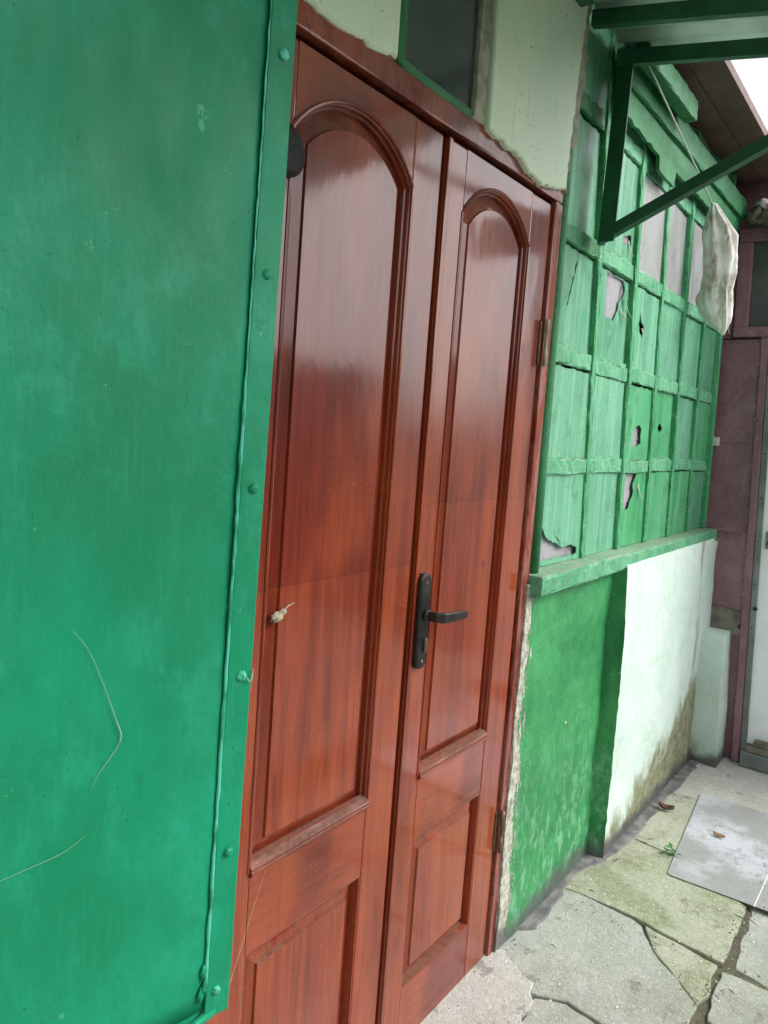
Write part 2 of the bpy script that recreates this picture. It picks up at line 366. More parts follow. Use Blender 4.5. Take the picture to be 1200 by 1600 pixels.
def plate(name, outer, d0, d1, mat, parent=None, holes=(), plane='xz', warp=None, bev=0.):
    """a flat piece with its own thickness: outline (and holes) in a plane, from depth d0 (seen side) to d1"""
    def P(a, b, d):
        return Vector((a, d, b)) if plane == 'xz' else (Vector((a, b, d)) if plane == 'xy' else Vector((d, a, b)))
    loops = [list(outer)]+[list(h) for h in holes]
    tri = tessellate_polygon([[Vector((a, b, 0)) for a, b in l] for l in loops])
    flat = [p for l in loops for p in l]; n = len(flat)
    inset = {}
    if bev:
        l = loops[0]; m = len(l)
        area = sum(l[i][0]*l[(i+1) % m][1]-l[(i+1) % m][0]*l[i][1] for i in range(m))
        sgn = 1 if area > 0 else -1
        for i in range(m):
            a, b, c = Vector(l[i-1]), Vector(l[i]), Vector(l[(i+1) % m])
            t = ((b-a).normalized()+(c-b).normalized())
            if t.length < 1e-6: t = (c-b)
            t.normalize(); inset[i] = b+Vector((-t.y, t.x))*sgn*bev
    vs = []
    for i, (a, b) in enumerate(flat):
        q = inset.get(i, (a, b)); vs.append(P(q[0], q[1], d0))
    for a, b in flat: vs.append(P(a, b, d1))
    fs = [list(t) for t in tri]+[[i+n for i in reversed(t)] for t in tri]
    off = 0
    if bev:
        s = 1 if d1 > d0 else -1
        base = len(vs)
        for a, b in loops[0]: vs.append(P(a, b, d0+s*bev))
    for li, l in enumerate(loops):
        k = len(l)
        for i in range(k):
            a, b = off+i, off+(i+1) % k
            if bev and li == 0:
                fs.append([a, b, base+(i+1) % k, base+i]); fs.append([base+i, base+(i+1) % k, b+n, a+n])
            else: fs.append([a, b, b+n, a+n])
        off += k
    if warp: vs = [warp(v) for v in vs]
    return link(name, vs, fs, mat, parent)
def tube(name, pts, r, mat, parent=None, seg=8, smooth=True):
    pts = [Vector(p) for p in pts]; vs, fs = [], []
    rs = r if isinstance(r, (list, tuple)) else [r]*len(pts)
    for i, p in enumerate(pts):
        d = (pts[min(i+1, len(pts)-1)]-pts[max(i-1, 0)]).normalized()
        a = d.cross(Vector((0, 0, 1)) if abs(d.z) < .9 else Vector((1, 0, 0))).normalized(); b = d.cross(a)
        for k in range(seg):
            t = 2*math.pi*k/seg; vs.append(p+(a*math.cos(t)+b*math.sin(t))*rs[i])
    for i in range(len(pts)-1):
        for k in range(seg):
            a, b = i*seg+k, i*seg+(k+1) % seg; fs.append([a, b, b+seg, a+seg])
    fs.append(list(range(seg))); fs.append(list(range((len(pts)-1)*seg, len(pts)*seg)))
    return link(name, vs, fs, mat, parent, smooth)
def sweep(name, path, prof, mat, parent=None, closed=True, warp=None):
    """profile (inward offset, depth y) carried along a path in the xz plane"""
    vs, fs = [], []; n = len(path); m = len(prof)
    area = sum(path[i][0]*path[(i+1) % n][1]-path[(i+1) % n][0]*path[i][1] for i in range(n)); sg = 1 if area > 0 else -1
    for i in range(n):
        b = Vector(path[i])
        a = Vector(path[i-1]) if (closed or i) else b*2-Vector(path[1])
        c = Vector(path[(i+1) % n]) if (closed or i < n-1) else b*2-Vector(path[n-2])
        d1, d2 = (b-a).normalized(), (c-b).normalized()
        n1, n2 = Vector((-d1.y, d1.x))*sg, Vector((-d2.y, d2.x))*sg
        mt = (n1+n2).normalized(); k = 1/max(.35, mt.dot(n1))
        for o, y in prof:
            q = b+mt*o*k; vs.append(Vector((q.x, y, q.y)))
    for i in range(n if closed else n-1):
        for j in range(m-1):
            a, b = i*m+j, ((i+1) % n)*m+j; fs.append([a, b, b+1, a+1])
    if not closed: fs.append(list(range(m))); fs.append(list(range((n-1)*m, n*m)))
    if warp: vs = [warp(v) for v in vs]
    return link(name, vs, fs, mat, parent)
def dome(name, c, r, h, d, mat, parent=None, seg=10):
    """bolt or nail head: a low dome at c pushed out along direction d"""
    d = Vector(d).normalized(); a = d.cross(Vector((0, 0, 1))).normalized(); b = d.cross(a); c = Vector(c); vs, fs = [], []
    for rr, hh in ((1, 0), (1, .35), (.8, .75), (.4, 1)):
        for k in range(seg):
            t = 2*math.pi*k/seg; vs.append(c+(a*math.cos(t)+b*math.sin(t))*r*rr+d*h*hh)
    for i in range(3):
        for k in range(seg): p, q = i*seg+k, i*seg+(k+1) % seg; fs.append([p, q, q+seg, p+seg])
    fs.append(list(range(3*seg, 4*seg))); fs.append(list(range(seg)))
    return link(name, vs, fs, mat, parent, False)
def blob(name, c, rad, mat, parent=None, amp=.25, sub=3, freq=6., seed=0, warp=None):
    from mathutils import noise as N
    bm = bmesh.new(); bmesh.ops.create_icosphere(bm, subdivisions=sub, radius=1)
    for v in bm.verts:
        k = 1+amp*N.noise(v.co*freq*.4+Vector((seed*3.7, seed, 0)))+amp*.5*N.noise(v.co*freq+Vector((seed, 0, seed*2.1)))
        v.co = Vector((v.co.x*rad[0]*k, v.co.y*rad[1]*k, v.co.z*rad[2]*k))+Vector(c)
    return bmesh_out(name, bm, mat, parent, warp, True)

WY = .88          # face of the house wall
# ------------------------------------------------------------------ ground, slabs
ground = structure(link('ground', [(-80, -80, -.045), (80, -80, -.045), (80, 80, -.045), (-80, 80, -.045)], [[0, 1, 2, 3]], 'soil'))
structure(link('joint_fill', [(-1.9, -3.2, -.011), (4.4, -3.2, -.011), (4.4, 1.0, -.011), (-1.9, 1.0, -.011)], [[0, 1, 2, 3]], 'joint', ground))
def grow(path, d):
    n = len(path); out = []
    area = sum(path[i][0]*path[(i+1) % n][1]-path[(i+1) % n][0]*path[i][1] for i in range(n)); d = -d if area > 0 else d
    for i in range(n):
        a, b, c = Vector(path[i-1]), Vector(path[i]), Vector(path[(i+1) % n])
        d1, d2 = (b-a).normalized(), (c-b).normalized()
        n1, n2 = Vector((-d1.y, d1.x)), Vector((-d2.y, d2.x)); mt = (n1+n2).normalized(); q = b+mt*d/max(.5, mt.dot(n1)); out.append((q.x, q.y))
    return out
def slab(pts, mat, top=0., amp=.004, step=.03):
    return plate('paving_slab', ragged(grow(pts, .0045), step, amp*.6), top, top-.05, mat, ground, plane='xy', bev=.0025)
slab([(1.0, .905), (1.86, .905), (1.90, .86), (1.86, .80), (1.835, .74), (1.74, .71), (1.62, .685), (1.3, .65), (1.0, .63)], 'cement', .0045, .010)
slab([(1.825, .905), (2.30, .905), (2.315, .80), (2.308, .735), (2.30, .625), (2.285, .594), (2.19, .53), (2.095, .423), (2.045, .372), (1.97, .372), (1.822, .525), (1.842, .64), (1.805, .735), (1.818, .80)], 'slab', 0, .004)
slab([(1.0, .63), (1.62, .69), (1.795, .71), (1.828, .64), (1.808, .52), (1.96, .358), (1.99, .33), (1.8, -.02), (1.0, -.02)], 'slab', -.006, .004)
slab([(2.315, .905), (2.775, .905), (2.778, .777), (2.755, .60), (2.61, .362), (2.275, .357), (2.302, .555), (2.318, .62), (2.322, .735)], 'slab_moss', .004, .003)
slab([(2.292, .575), (2.286, .55), (2.252, .368), (2.21, .372), (2.12, .357), (2.062, .375), (2.112, .424), (2.207, .528)], 'slab_moss', .0, .003)
slab([(2.792, .905), (3.30, .905), (3.30, .30), (2.79, .30), (2.77, .5), (2.798, .777)], 'slab_moss', .002, .004)
slab([(2.63, .340), (2.77, .44), (2.772, .29), (2.77, -.1), (2.265, -.1), (2.262, .225), (2.29, .318)], 'slab', -.008, .006)
slab([(2.235, .345), (2.245, .20), (2.24, -.1), (1.83, -.1), (2.02, .33), (2.14, .343)], 'slab', -.002, .004)
slab([(3.31, .905), (3.95, .905), (3.95, .36), (3.31, .36)], 'cement', -.001, .005)
slab([(3.315, .345), (3.95, .345), (3.95, -.3), (3.315, -.3)], 'cement', -.004, .005)
slab([(2.79, .285), (3.30, .285), (3.30, -.3), (2.79, -.3)], 'slab', -.003, .004)
for j, y1 in enumerate((-.12, -.72, -1.32, -1.92, -2.52)):
    x = -1.8+.27*(j % 2)
    while x < 4.3:
        L = rnd.uniform(.5, .66); t0 = y1 if (x+L < 1.8 or j) else y1
        if j == 0 and x+L > 1.8: t0 = y1-.2
        slab([(x, t0-.585+(.2 if j == 0 and x+L > 1.8 else 0)), (x+L-.015, t0-.585+(.2 if j == 0 and x+L > 1.8 else 0)), (x+L-.015, t0), (x, t0)], rnd.choice(['slab', 'slab', 'slab_moss']), rnd.uniform(-.005, .003)); x += L
for x in (-1.8, -1.1, -.4, .3):
    slab([(x, -.1), (x+.685, -.1), (x+.685, .905), (x, .905)], rnd.choice(['slab', 'cement']), rnd.uniform(-.004, .003))

# ------------------------------------------------------------------ house wall
hw = thing('house_wall', 'old house wall with light green plaster above and painted plinth below', 'wall', (2, 1.1, 0))
box('masonry', -2, 4.6, 1.02, 1.3, -.04, 2.95, 'masonry', hw, .01)
plate('plaster_panel', ragged([(-2, 0), (.735, 0), (.77, 2.10), (.923, 2.101), (.985, 2.096), (1.051, 2.101), (1.105, 2.102), (1.162, 2.112), (1.166, 2.75), (-2, 2.75)], .012, .0016, which=(2, 3, 4, 5, 6)), .872, 1.0, 'plaster', hw, bev=.004)
plate('plaster_panel', ragged([(1.492, 2.113), (1.498, 2.102), (1.57, 2.096), (1.646, 2.093), (1.694, 2.073), (1.781, 2.067), (1.905, 2.092), (1.912, 2.2), (1.93, 2.4), (1.952, 2.62), (1.955, 2.75), (1.492, 2.75)], .012, .0022, which=(0, 1, 2, 3, 4, 5, 6, 7, 8)), .866, 1.0, 'plaster', hw, bev=.004)
plate('plaster_edge', ragged([(1.905, 2.11), (1.925, 2.09), (1.925, 2.2), (1.962, 2.215), (1.962, 2.31), (1.985, 2.40), (1.975, 2.5), (1.985, 2.6), (1.95, 2.75), (1.93, 2.75), (1.92, 2.3)], .02, .006), .873, .99, 'peel', hw)
plate('plaster_panel', [(1.166, 2.62), (1.492, 2.62), (1.492, 2.75), (1.166, 2.75)], .874, 1.0, 'plaster', hw)
# green plinth beside the door, modelled as an uneven sheet
def relief(name, x0, x1, z0, z1, yf, nx, nz, mat, parent, amp=.006, back=1.01, xf=None):
    from mathutils import noise as N
    vs, fs = [], []
    for j in range(nz+1):
        for i in range(nx+1):
            u, v = i/nx, j/nz; z = z0+v*(z1-z0); a, b = (xf(z) if xf else (x0, x1)); x = a+u*(b-a)
            y = yf(x, z)+amp*N.noise(Vector((x*6, z*6, 1)))+amp*.5*N.noise(Vector((x*22, z*22, 5)))
            vs.append((x, y, z))
    nv = len(vs); vs += [(x, back, z) for x, y, z in vs]
    W = nx+1
    for j in range(nz):
        for i in range(nx): a = j*W+i; fs.append([a, a+1, a+W+1, a+W])
    per = [i for i in range(W)]+[j*W+nx for j in range(1, nz+1)]+[nz*W+i for i in range(nx-1, -1, -1)]+[j*W for j in range(nz-1, 0, -1)]
    for k in range(len(per)):
        a, b = per[k], per[(k+1) % len(per)]; fs.append([a, b, b+nv, a+nv])
    return link(name, vs, fs, mat, parent, False)
gp = relief('green_plinth', 1.888, 2.66, -.04, 1.06, lambda x, z: .876-.006*(1-z), 40, 56, 'plg', hw, .007, xf=lambda z: (1.872+.018*z, 2.66))
gp['label'] = 'green painted plinth with flaking paint beside the door'
wp = relief('white_plinth', 2.58, 3.80, -.04, 1.045, lambda x, z: .812+(.010 if z < .8 else .010+.05*(z-.8)) - .03*max(0, .12-z), 60, 56, 'plw', hw, .006)
wp['label'] = 'white plinth with a mossy stained foot'
# green painted cheek of the white plinth
def cheek():
    from mathutils import noise as N
    vs, fs = [], []; ny, nz = 6, 40
    for j in range(nz+1):
        z = -.04+1.08*j/nz
        for i in range(ny+1):
            y = .815+(.06*max(0, z-.8))+(.075-.05*max(0, z-.8))*i/ny
            if i == 0: y += .004*N.noise(Vector((3, z*30, 2)))
            vs.append((2.566-.012*(i/ny)+.005*N.noise(Vector((y*30, z*9, 3))), y, z))
    W = ny+1; nv = len(vs)
    for j in range(nz):
        for i in range(ny): a = j*W+i; fs.append([a, a+1, a+W+1, a+W])
    return link('plinth_cheek', vs, fs, 'plg', hw, True)
ch = cheek(); ch['label'] = 'green painted side of the white plinth'
pier = relief('corner_pier', 3.70, 3.93, -.04, .615, lambda x, z: .70+.05*z, 10, 30, 'plp', hw, .008, .9)
relief('corner_plaster', 3.74, 3.92, .60, 1.0285, lambda x, z: .822+.03*(z-.6), 8, 22, 'plp', hw, .008, .95)
# tar skirting at the foot of the wall
plate('tar_skirting', ragged([(2.05, .83), (2.3, .845), (2.45, .84), (2.56, .80), (2.75, .775), (3.2, .778), (3.7, .77), (3.7, .82), (2.58, .825), (2.57, .875), (2.0, .885)], .035, .0045), .006, -.02, 'tar', hw, plane='xy', bev=.004)

# ------------------------------------------------------------------ transom window
tw = thing('transom_window', 'dark dusty transom window above the double door', 'window', (1.33, .95, 2.1))
plate('pane', [(1.18, 2.115), (1.45, 2.115), (1.45, 2.63), (1.18, 2.63)], .886, .891, 'glass_dark', tw)
box('frame_post', 1.166, 1.186, .874, 1.0, 2.108, 2.62, 'g_dark', tw, .003, cuts=8, jit=.0012)
box('frame_post', 1.444, 1.49, .876, 1.0, 2.112, 2.62, 'peel', tw, .004, cuts=14, jit=.0025)
box('frame_sill', 1.187, 1.443, .879, 1.0, 2.106, 2.124, 'g_dark', tw, .003, cuts=8, jit=.001)

# ------------------------------------------------------------------ door frame and leaves
df = thing('door_frame', 'red brown wooden frame around the double door', 'door frame', (1.33, .95, 0))
box('head_jamb', .74, 1.884, .8805, .99, 2.062, 2.115, 'jambh', df, .004, DOORLEAN, 12, .0008)
box('side_jamb', 1.844, 1.888, .879, .99, -.02, 2.060, 'jamb', df, .005, DOORLEAN, 12, .0008)
box('side_jamb', .738, .786, .870, .99, -.02, 2.060, 'wood', df, .005, DOORLEAN, 12, .0008)
box('threshold', .787, 1.842, .90, .99, -.03, .006, 'old_wood', df, .004)

def arch(x0, x1, z0, zs, rise, n=18):
    """closed outline, counter-clockwise: square foot, segmental arch head"""
    w = (x1-x0)/2; r = (w*w+rise*rise)/(2*rise); cx, cz = (x0+x1)/2, zs+rise-r; a = math.asin(w/r)
    pts = [(x0, z0), (x1, z0)]
    for k in range(n+1):
        t = a-2*a*k/n; pts.append((cx+r*math.sin(t), cz+r*math.cos(t)))
    return pts
def offset(path, d):
    n = len(path); out = []
    for i in range(n):
        a, b, c = Vector(path[i-1]), Vector(path[i]), Vector(path[(i+1) % n])
        d1, d2 = (b-a).normalized(), (c-b).normalized()
        n1, n2 = Vector((-d1.y, d1.x)), Vector((-d2.y, d2.x)); mt = (n1+n2).normalized(); q = b+mt*d/max(.35, mt.dot(n1)); out.append((q.x, q.y))
    return out
def raised_panel(name, path, y, mat, parent, fld=.039):
    rings = [(offset(path, -.008), y+.0305), (path, y+.024), (offset(path, .007), y+.023), (offset(path, fld-.002), y+.011), (offset(path, fld), y+.006)]
    n = len(path); vs = [(a, yy, b) for r_, yy in rings for a, b in r_]; inner = rings[-1][0]; k0 = (len(rings)-1)*n
    tri = tessellate_polygon([[Vector((a, b, 0)) for a, b in inner]])
    fs = [[i+k0 for i in t] for t in tri]
    for q in range(len(rings)-1):
        for i in range(n): j = (i+1) % n; fs.append([q*n+i, q*n+j, (q+1)*n+j, (q+1)*n+i])
    return link(name, [DOORLEAN(v) for v in vs], fs, mat, parent)
def door_leaf(label, xl, xr, ol, orr, y, mat, hinge_x):
    t = thing('door_leaf', label, 'door', ((xl+xr)/2, y+.02, 0), 'leaves of the double door')
    T = .04; zt = 2.049
    up_ = arch(ol, orr, .682, 1.918, .082); lo_ = [(ol, .152), (orr, .152), (orr, .520), (ol, .520)]
    box('stile', xl, ol, y, y+T, .004, zt, mat, t, .004, DOORLEAN, 10)
    box('stile', orr, xr, y, y+T, .004, zt, mat, t, .004, DOORLEAN, 10)
    # top rail with the arched lower edge
    top = [(ol+.0006, zt), (ol+.0006, 1.918)]+[p for p in reversed(up_[2:])][1:-1]+[(orr-.0006, 1.918), (orr-.0006, zt)]
    plate('top_rail', top, y+.0008, y+T, 'woodh', t, warp=DOORLEAN)
    box('lock_rail', ol+.0006, orr-.0006, y+.0008, y+T, .520, .682, 'woodh', t, .0015, DOORLEAN)
    box('bottom_rail', ol+.0006, orr-.0006, y+.0008, y+T, .004, .152, 'woodh', t, .0015, DOORLEAN)
    p = raised_panel('upper_panel', up_, y, mat, t); q = raised_panel('lower_panel', lo_, y, mat, t)
    prof = [(-.007, y+.001), (-.007, y-.0015), (-.004, y-.003), (-.001, y-.002), (0, y+.002), (.002, y+.004), (.003, y+.012), (.006, y+.014), (.007, y+.028)]
    sweep('moulding', up_, prof, mat, p, True, DOORLEAN)
    prof2 = [(-.001, y+.002), (.003, y+.002), (.005, y+.012), (.007, y+.028)]
    sweep('moulding', lo_, prof2, mat, q, True, DOORLEAN)
    # heavier drip moulding along the foot of the upper panel
    z0 = .682
    pr = [(y+.004, z0-.022), (y-.006, z0-.021), (y-.012, z0-.015), (y-.012, z0-.009), (y-.008, z0-.006), (y-.009, z0-.001), (y-.004, z0+.006), (y+.006, z0+.014), (y+.02, z0+.018)]
    vs, fs = [], []; m = len(pr)
    pr = [(y+(a-y)*.7, z0+(b-z0)*.72) for a, b in pr]
    for x in (ol-.002, orr+.002): vs += [DOORLEAN(Vector((x, a, b))) for a, b in pr]
    for k in range(m-1): fs.append([k, k+1, m+k+1, m+k])
    fs += [list(range(m)), list(range(m, 2*m))]
    link('sill_moulding', vs, fs, 'woodh', t)
    return t
dl = door_leaf('red brown varnished door leaf without handle, next to the green shutter', .789, 1.321, .892, 1.222, .8915, 'woodL', .79)
dr = door_leaf('red brown varnished door leaf with the black lever handle', 1.331, 1.837, 1.412, 1.727, .888, 'woodR', 1.84)
box('meeting_strip', 1.332, 1.347, .884, .889, .01, 2.05, 'wood', dr, .003, DOORLEAN, 8)
# hinges
for z in (1.70, .375):
    x = 1.8405+.018*z
    h = tube('hinge', [(x, .871, z-.06), (x, .871, z-.022), (x, .871, z-.0215), (x, .871, z+.02), (x, .871, z+.0205), (x, .871, z+.06)], [.0058, .0058, .005, .005, .0058, .0058], 'peel' if z > 1 else 'brass', dr, 10)
    plate('hinge_leaf', [(x-.012, z-.055), (x-.004, z-.055), (x-.004, z+.055), (x-.012, z+.055)], .8845, .889, 'brass', h)
# handle: back plate, neck and lever, cylinder
def rounded(cx, z0, z1, w, n=8):
    pts = []
    for k in range(n+1):
        t = -math.pi+math.pi*k/n; pts.append((cx+w*math.cos(t), z0+w+w*1.15*math.sin(t)))
    for k in range(n+1):
        t = math.pi*k/n; pts.append((cx+w*math.cos(t), z1-w+w*1.0*math.sin(t)))
    return pts
hp = plate('handle', rounded(1.381, .940, 1.150, .0205), .872, .888, 'steel', dr, bev=.004); hp['label'] = 'black iron lever handle on a long back plate'
def lever():
    path = [Vector((1.383, .874, 1.058)), Vector((1.384, .842, 1.058)), Vector((1.392, .832, 1.0575)), Vector((1.43, .829, 1.055)), Vector((1.487, .831, 1.052))]
    vs, fs = [], []
    for i, p in enumerate(path):
        d = (path[min(i+1, 4)]-path[max(i-1, 0)]).normalized(); s = d.cross(Vector((0, 0, 1))).normalized(); u = Vector((0, 0, 1))
        a = (.008, .008, .006, .005, .005)[i]; b = (.0105, .0105, .0115, .0105, .0085)[i]
        for ca, cb in ((-1, -.7), (-.6, -1), (.6, -1), (1, -.7), (1, .7), (.6, 1), (-.6, 1), (-1, .7)): vs.append(p+s*a*ca+u*b*cb)
    for i in range(4):
        for k in range(8): p, q = i*8+k, i*8+(k+1) % 8; fs.append([p, q, q+8, p+8])
    fs += [list(range(8)), list(range(32, 40))]
    return link('lever', vs, fs, 'steel', hp)
lever()
tube('lever_collar', [(1.383, .8735, 1.058), (1.383, .862, 1.058)], [.014, .0125], 'steel', hp, 14)
plate('lock_cylinder', rounded(1.386, .975, 1.008, .0065), .866, .873, 'brass', hp, bev=.001)
for z in (1.128, .955): dome('screw', (1.381, .8725, z), .0045, .002, (0, -1, 0), 'brass', hp, 8)
plate('scar', ragged([(1.372, 1.112), (1.389, 1.112), (1.389, 1.114), (1.372, 1.114)], .004, .0004), .8714, .873, 'brass', hp)
# round black plug on the left leaf
dome('plug', (.908, .891, 1.876), .040, .014, (0, -1, 0), 'black', dl, 24)['label'] = 'round black plug half hidden by the shutter'

# ------------------------------------------------------------------ green sheet metal shutter, ajar
SR, SA = Vector((.6745, .70, 0)), R(11)
sdx = Vector((-math.cos(SA), math.sin(SA), 0)); snn = Vector((-math.sin(SA), -math.cos(SA), 0))
def sh(u, d, z): # u: distance from the free edge towards the hinge, d: towards the viewer
    return SR+sdx*(u-.028*(z-.65))+snn*d+Vector((0, 0, z))
st = thing('window_shutter', 'large green sheet metal window shutter ajar beside the wooden door', 'shutter', tuple(sh(.45, 0, .65)))
def shutter_sheet():
    from mathutils import noise as N
    vs, fs = [], []; nu, nz = 34, 50
    for j in range(nz+1):
        z = .682+1.63*j/nz
        for i in range(nu+1):
            u = .033+.93*(i/nu)**1.2
            d = .004*N.noise(Vector((u*2.4, z*1.7, 0)))+.0016*N.noise(Vector((u*9, z*7, 3)))
            if i == 0: d = 0
            vs.append(sh(u, d+.002, z))
    W = nu+1; nv = len(vs)
    for j in range(nz):
        for i in range(nu): a = j*W+i; fs.append([a, a+1, a+W+1, a+W])
    vs += [v-snn*.003 for v in vs]
    for j in range(nz):
        for i in range(nu): a = nv+j*W+i; fs.append([a, a+W, a+W+1, a+1])
    per = [i for i in range(W)]+[j*W+nu for j in range(1, nz+1)]+[nz*W+i for i in range(nu-1, -1, -1)]+[j*W for j in range(nz-1, 0, -1)]
    for k in range(len(per)): a, b = per[k], per[(k+1) % len(per)]; fs.append([a, b, b+nv, a+nv])
    return link('sheet', vs, fs, 'shutter', st, True)
shutter_sheet()
def sbox(name, u0, u1, d0, d1, z0, z1, mat='shutter', bev=.002, cuts=0, jit=0.):
    return box(name, u0, u1, d0, d1, z0, z1, mat, st, bev, lambda p: sh(p[0], p[1], p[2]), cuts, jit)
sbox('edge_strip', 0, .036, .0035, .0075, .668, 2.32, cuts=20, jit=.0003)
sbox('edge_flange', 0, .004, -.034, .003, .668, 2.32)
sbox('bottom_strip', .038, .95, -.004, -.0005, .668, .704)
sbox('bottom_flange', .006, .95, -.034, -.0045, .668, .672)
sbox('hinge_strip', .925, .963, -.0045, .001, .645, 2.32)
# bead of thick paint along the seam
def bead():
    z = .715; pts, rs = [], []
    while z < 2.3:
        pts.append(sh(.0368+rnd.uniform(-.0006, .0006), .0055, z)); rs.append(rnd.uniform(.0018, .0030) if z < 1.5 else rnd.uniform(.0008, .0016)); z += rnd.uniform(.008, .02)
    return tube('paint_bead', pts, rs, 'bead', st, 6)
n_ = NB('turquoise_paint_bead'); MT['bead'] = n_.done(n_.mix(n_.step(n_.noise((40, 40, 14), 4), .38, .5), srgb(26, 136, 96), srgb(82, 188, 162)), .4)
bead()
for z in (1.885, 1.629, 1.368, 1.128, .895, .705):
    dome('bolt', sh((.0175 if z > .8 else .022)+rnd.uniform(-.002, .002), .0073, z), rnd.uniform(.0058, .0074), rnd.uniform(.004, .0066), snn+Vector((rnd.uniform(-.2, .2), 0, rnd.uniform(-.25, .25))), 'bead' if z in (1.885, 1.128, .705) else 'shutter', st, rnd.choice([6, 7, 9]))
for u, z in ((.041, .738), (.0385, .716), (.043, .706)):
    blob('paint_lump', sh(u, .006, z), (.0045, .003, .010), 'shutter', st, .8, 2, 5, u*99)
tube('bottom_rod', [sh(.02, .004, .674), sh(.06, .009, .668), sh(.2, .010, .666), sh(.9, .010, .666)], .006, 'shutter', st, 8)
# hinge post that carries the shutter on the wall
sbox('hinge_post', .966, .992, -.03, .0, .60, 2.36, 'g_dark', .003)

# ------------------------------------------------------------------ painted lattice window
wn = thing('lattice_window', 'large green lattice window with painted over torn panes above the plinth', 'window', (2.9, .95, 1.06))
cols = [1.985, 2.345, 2.672, 2.972, 3.268, 3.580, 3.835]       # centre lines at the sill
rails = [(1.357, 1.402), (1.666, 1.712), (1.992, 2.040), (2.350, 2.398)]
rows = [(1.09, 1.353), (1.404, 1.662), (1.716, 1.988), (2.045, 2.345), (2.402, 2.66)]
PY = .914
plate('backing_board', [(1.95, 1.06), (3.84, 1.06), (3.84, 2.7), (1.95, 2.7)], .975, .985, 'masonry', wn, warp=WINLEAN)
def unlean(p): return (p[0]+.08*(p[1]-1.1), p[1])
holes = {(1, 2): [[(2.359, 2.02), (2.435, 2.02), (2.518, 2.0), (2.545, 1.951), (2.53, 1.93), (2.502, 1.915), (2.49, 1.88), (2.459, 1.846), (2.42, 1.85), (2.381, 1.841)]],
         (1, 3): [[(2.46, 2.1), (2.486, 2.118), (2.546, 2.134), (2.548, 2.107), (2.55, 2.094), (2.522, 2.104), (2.484, 2.088)]],
         (2, 2): [[(2.697, 1.911), (2.719, 1.877), (2.747, 1.866), (2.734, 1.83), (2.701, 1.844), (2.69, 1.87)]],
         (2, 1): [[(2.786, 1.523), (2.81, 1.524), (2.832, 1.511), (2.828, 1.49), (2.838, 1.459), (2.79, 1.45), (2.736, 1.447), (2.742, 1.47), (2.734, 1.496)]],
         (3, 1): [[(3.057, 1.545), (3.098, 1.525), (3.069, 1.505), (3.036, 1.523)]],
         (2, 0): [[(2.722, 1.37), (2.85, 1.37), (2.799, 1.314), (2.81, 1.277), (2.78, 1.24), (2.767, 1.219), (2.717, 1.229), (2.714, 1.316)]],
         (0, 0): [[(2.045, 1.20), (2.07, 1.175), (2.098, 1.159), (2.14, 1.15), (2.192, 1.131), (2.26, 1.135), (2.305, 1.121), (2.302, 1.102), (2.045, 1.104)]],
         (0, 2): [[(2.143, 1.972), (2.137, 1.965), (2.11, 1.895), (2.085, 1.83), (2.081, 1.838), (2.104, 1.90), (2.13, 1.96)]],
         (5, 1): [], (4, 2): []}
grey = {(2, 3), (3, 3), (4, 3), (5, 3)}
for c in range(6):
    for r, (z0, z1) in enumerate(rows):
        x0, x1 = cols[c]+.010, cols[c+1]-.010
        gp_ = rnd.uniform(-.004, .004)
        hs_ = [[unlean(p) for p in h] for h in holes.get((c, r), [])]
        hs_ = [[(min(x1-.003, max(x0+.003, a)), min(z1+gp_-.0035, max(z0+.003, b))) for a, b in ragged(h, .012, .0025)] for h in hs_]
        m = 'pane_grey' if (c, r) in grey else ('pane2' if (c >= 2 and r < 2 and rnd.random() < .6) else 'pane')
        dy = rnd.uniform(-.003, .004)
        tl = rnd.uniform(-.004, .004)
        ou = ragged([(x0, z0-.004), (x1, z0-.004), (x1, z1+gp_+rnd.uniform(-.002, .002)), (x0, z1+gp_)], .02, .0018, which=(2,))
        p = plate('pane', ou, PY+dy, PY+dy+.003, m, wn, hs_, warp=lambda q, tl=tl, xm=(x0+x1)/2: WINLEAN(Vector((q[0], q[1]+tl*(q[0]-xm)/.15, q[2]))))
        if hs_ and (c, r) not in ((2, 2), (3, 1), (0, 2)):
            plate('grey_film', [(x0+.003, z0), (x1-.003, z0), (x1-.003, z1), (x0+.003, z1)], PY+.0115, PY+.0135, 'backing', p, warp=WINLEAN)
# curled strips of torn paint film at the edges of the holes
for fx, fz, L, W_, rz in ((2.60, 1.93, .07, .018, .5), (2.57, 1.89, .05, .014, .9), (2.87, 1.31, .06, .02, .3), (2.80, 1.50, .03, .012, -.4), (2.60, 2.11, .05, .014, .2), (2.15, 1.17, .05, .015, 1.0), (2.79, 1.86, .03, .01, .2), (2.60, 1.975, .05, .016, -.2)):
    vs, fs = [], []
    for i in range(6):
        t = i/5; o_ = .016*t*t
        for k in (-.5, .5): vs.append(WINLEAN(Vector((fx+k*W_*(1-t*.8)+math.sin(rz)*L*t, PY-.002-o_, fz-math.cos(rz)*L*t))))
    for i in range(5): fs.append([2*i, 2*i+1, 2*i+3, 2*i+2])
    nv = len(vs); vs += [v+Vector((0, .0012, 0)) for v in vs]; fs += [[q+nv for q in f] for f in fs]
    link('paint_curl', vs, fs, rnd.choice(['pane', 'peel', 'g_frame']), wn)
for i, x in enumerate(cols[1:6]):
    box('mullion', x-.0145, x+.0145, (.9015+rnd.uniform(-.002, .002)), .93, 1.085, 2.66, 'g_frame', wn, .005, WINLEAN, 44, .0022)
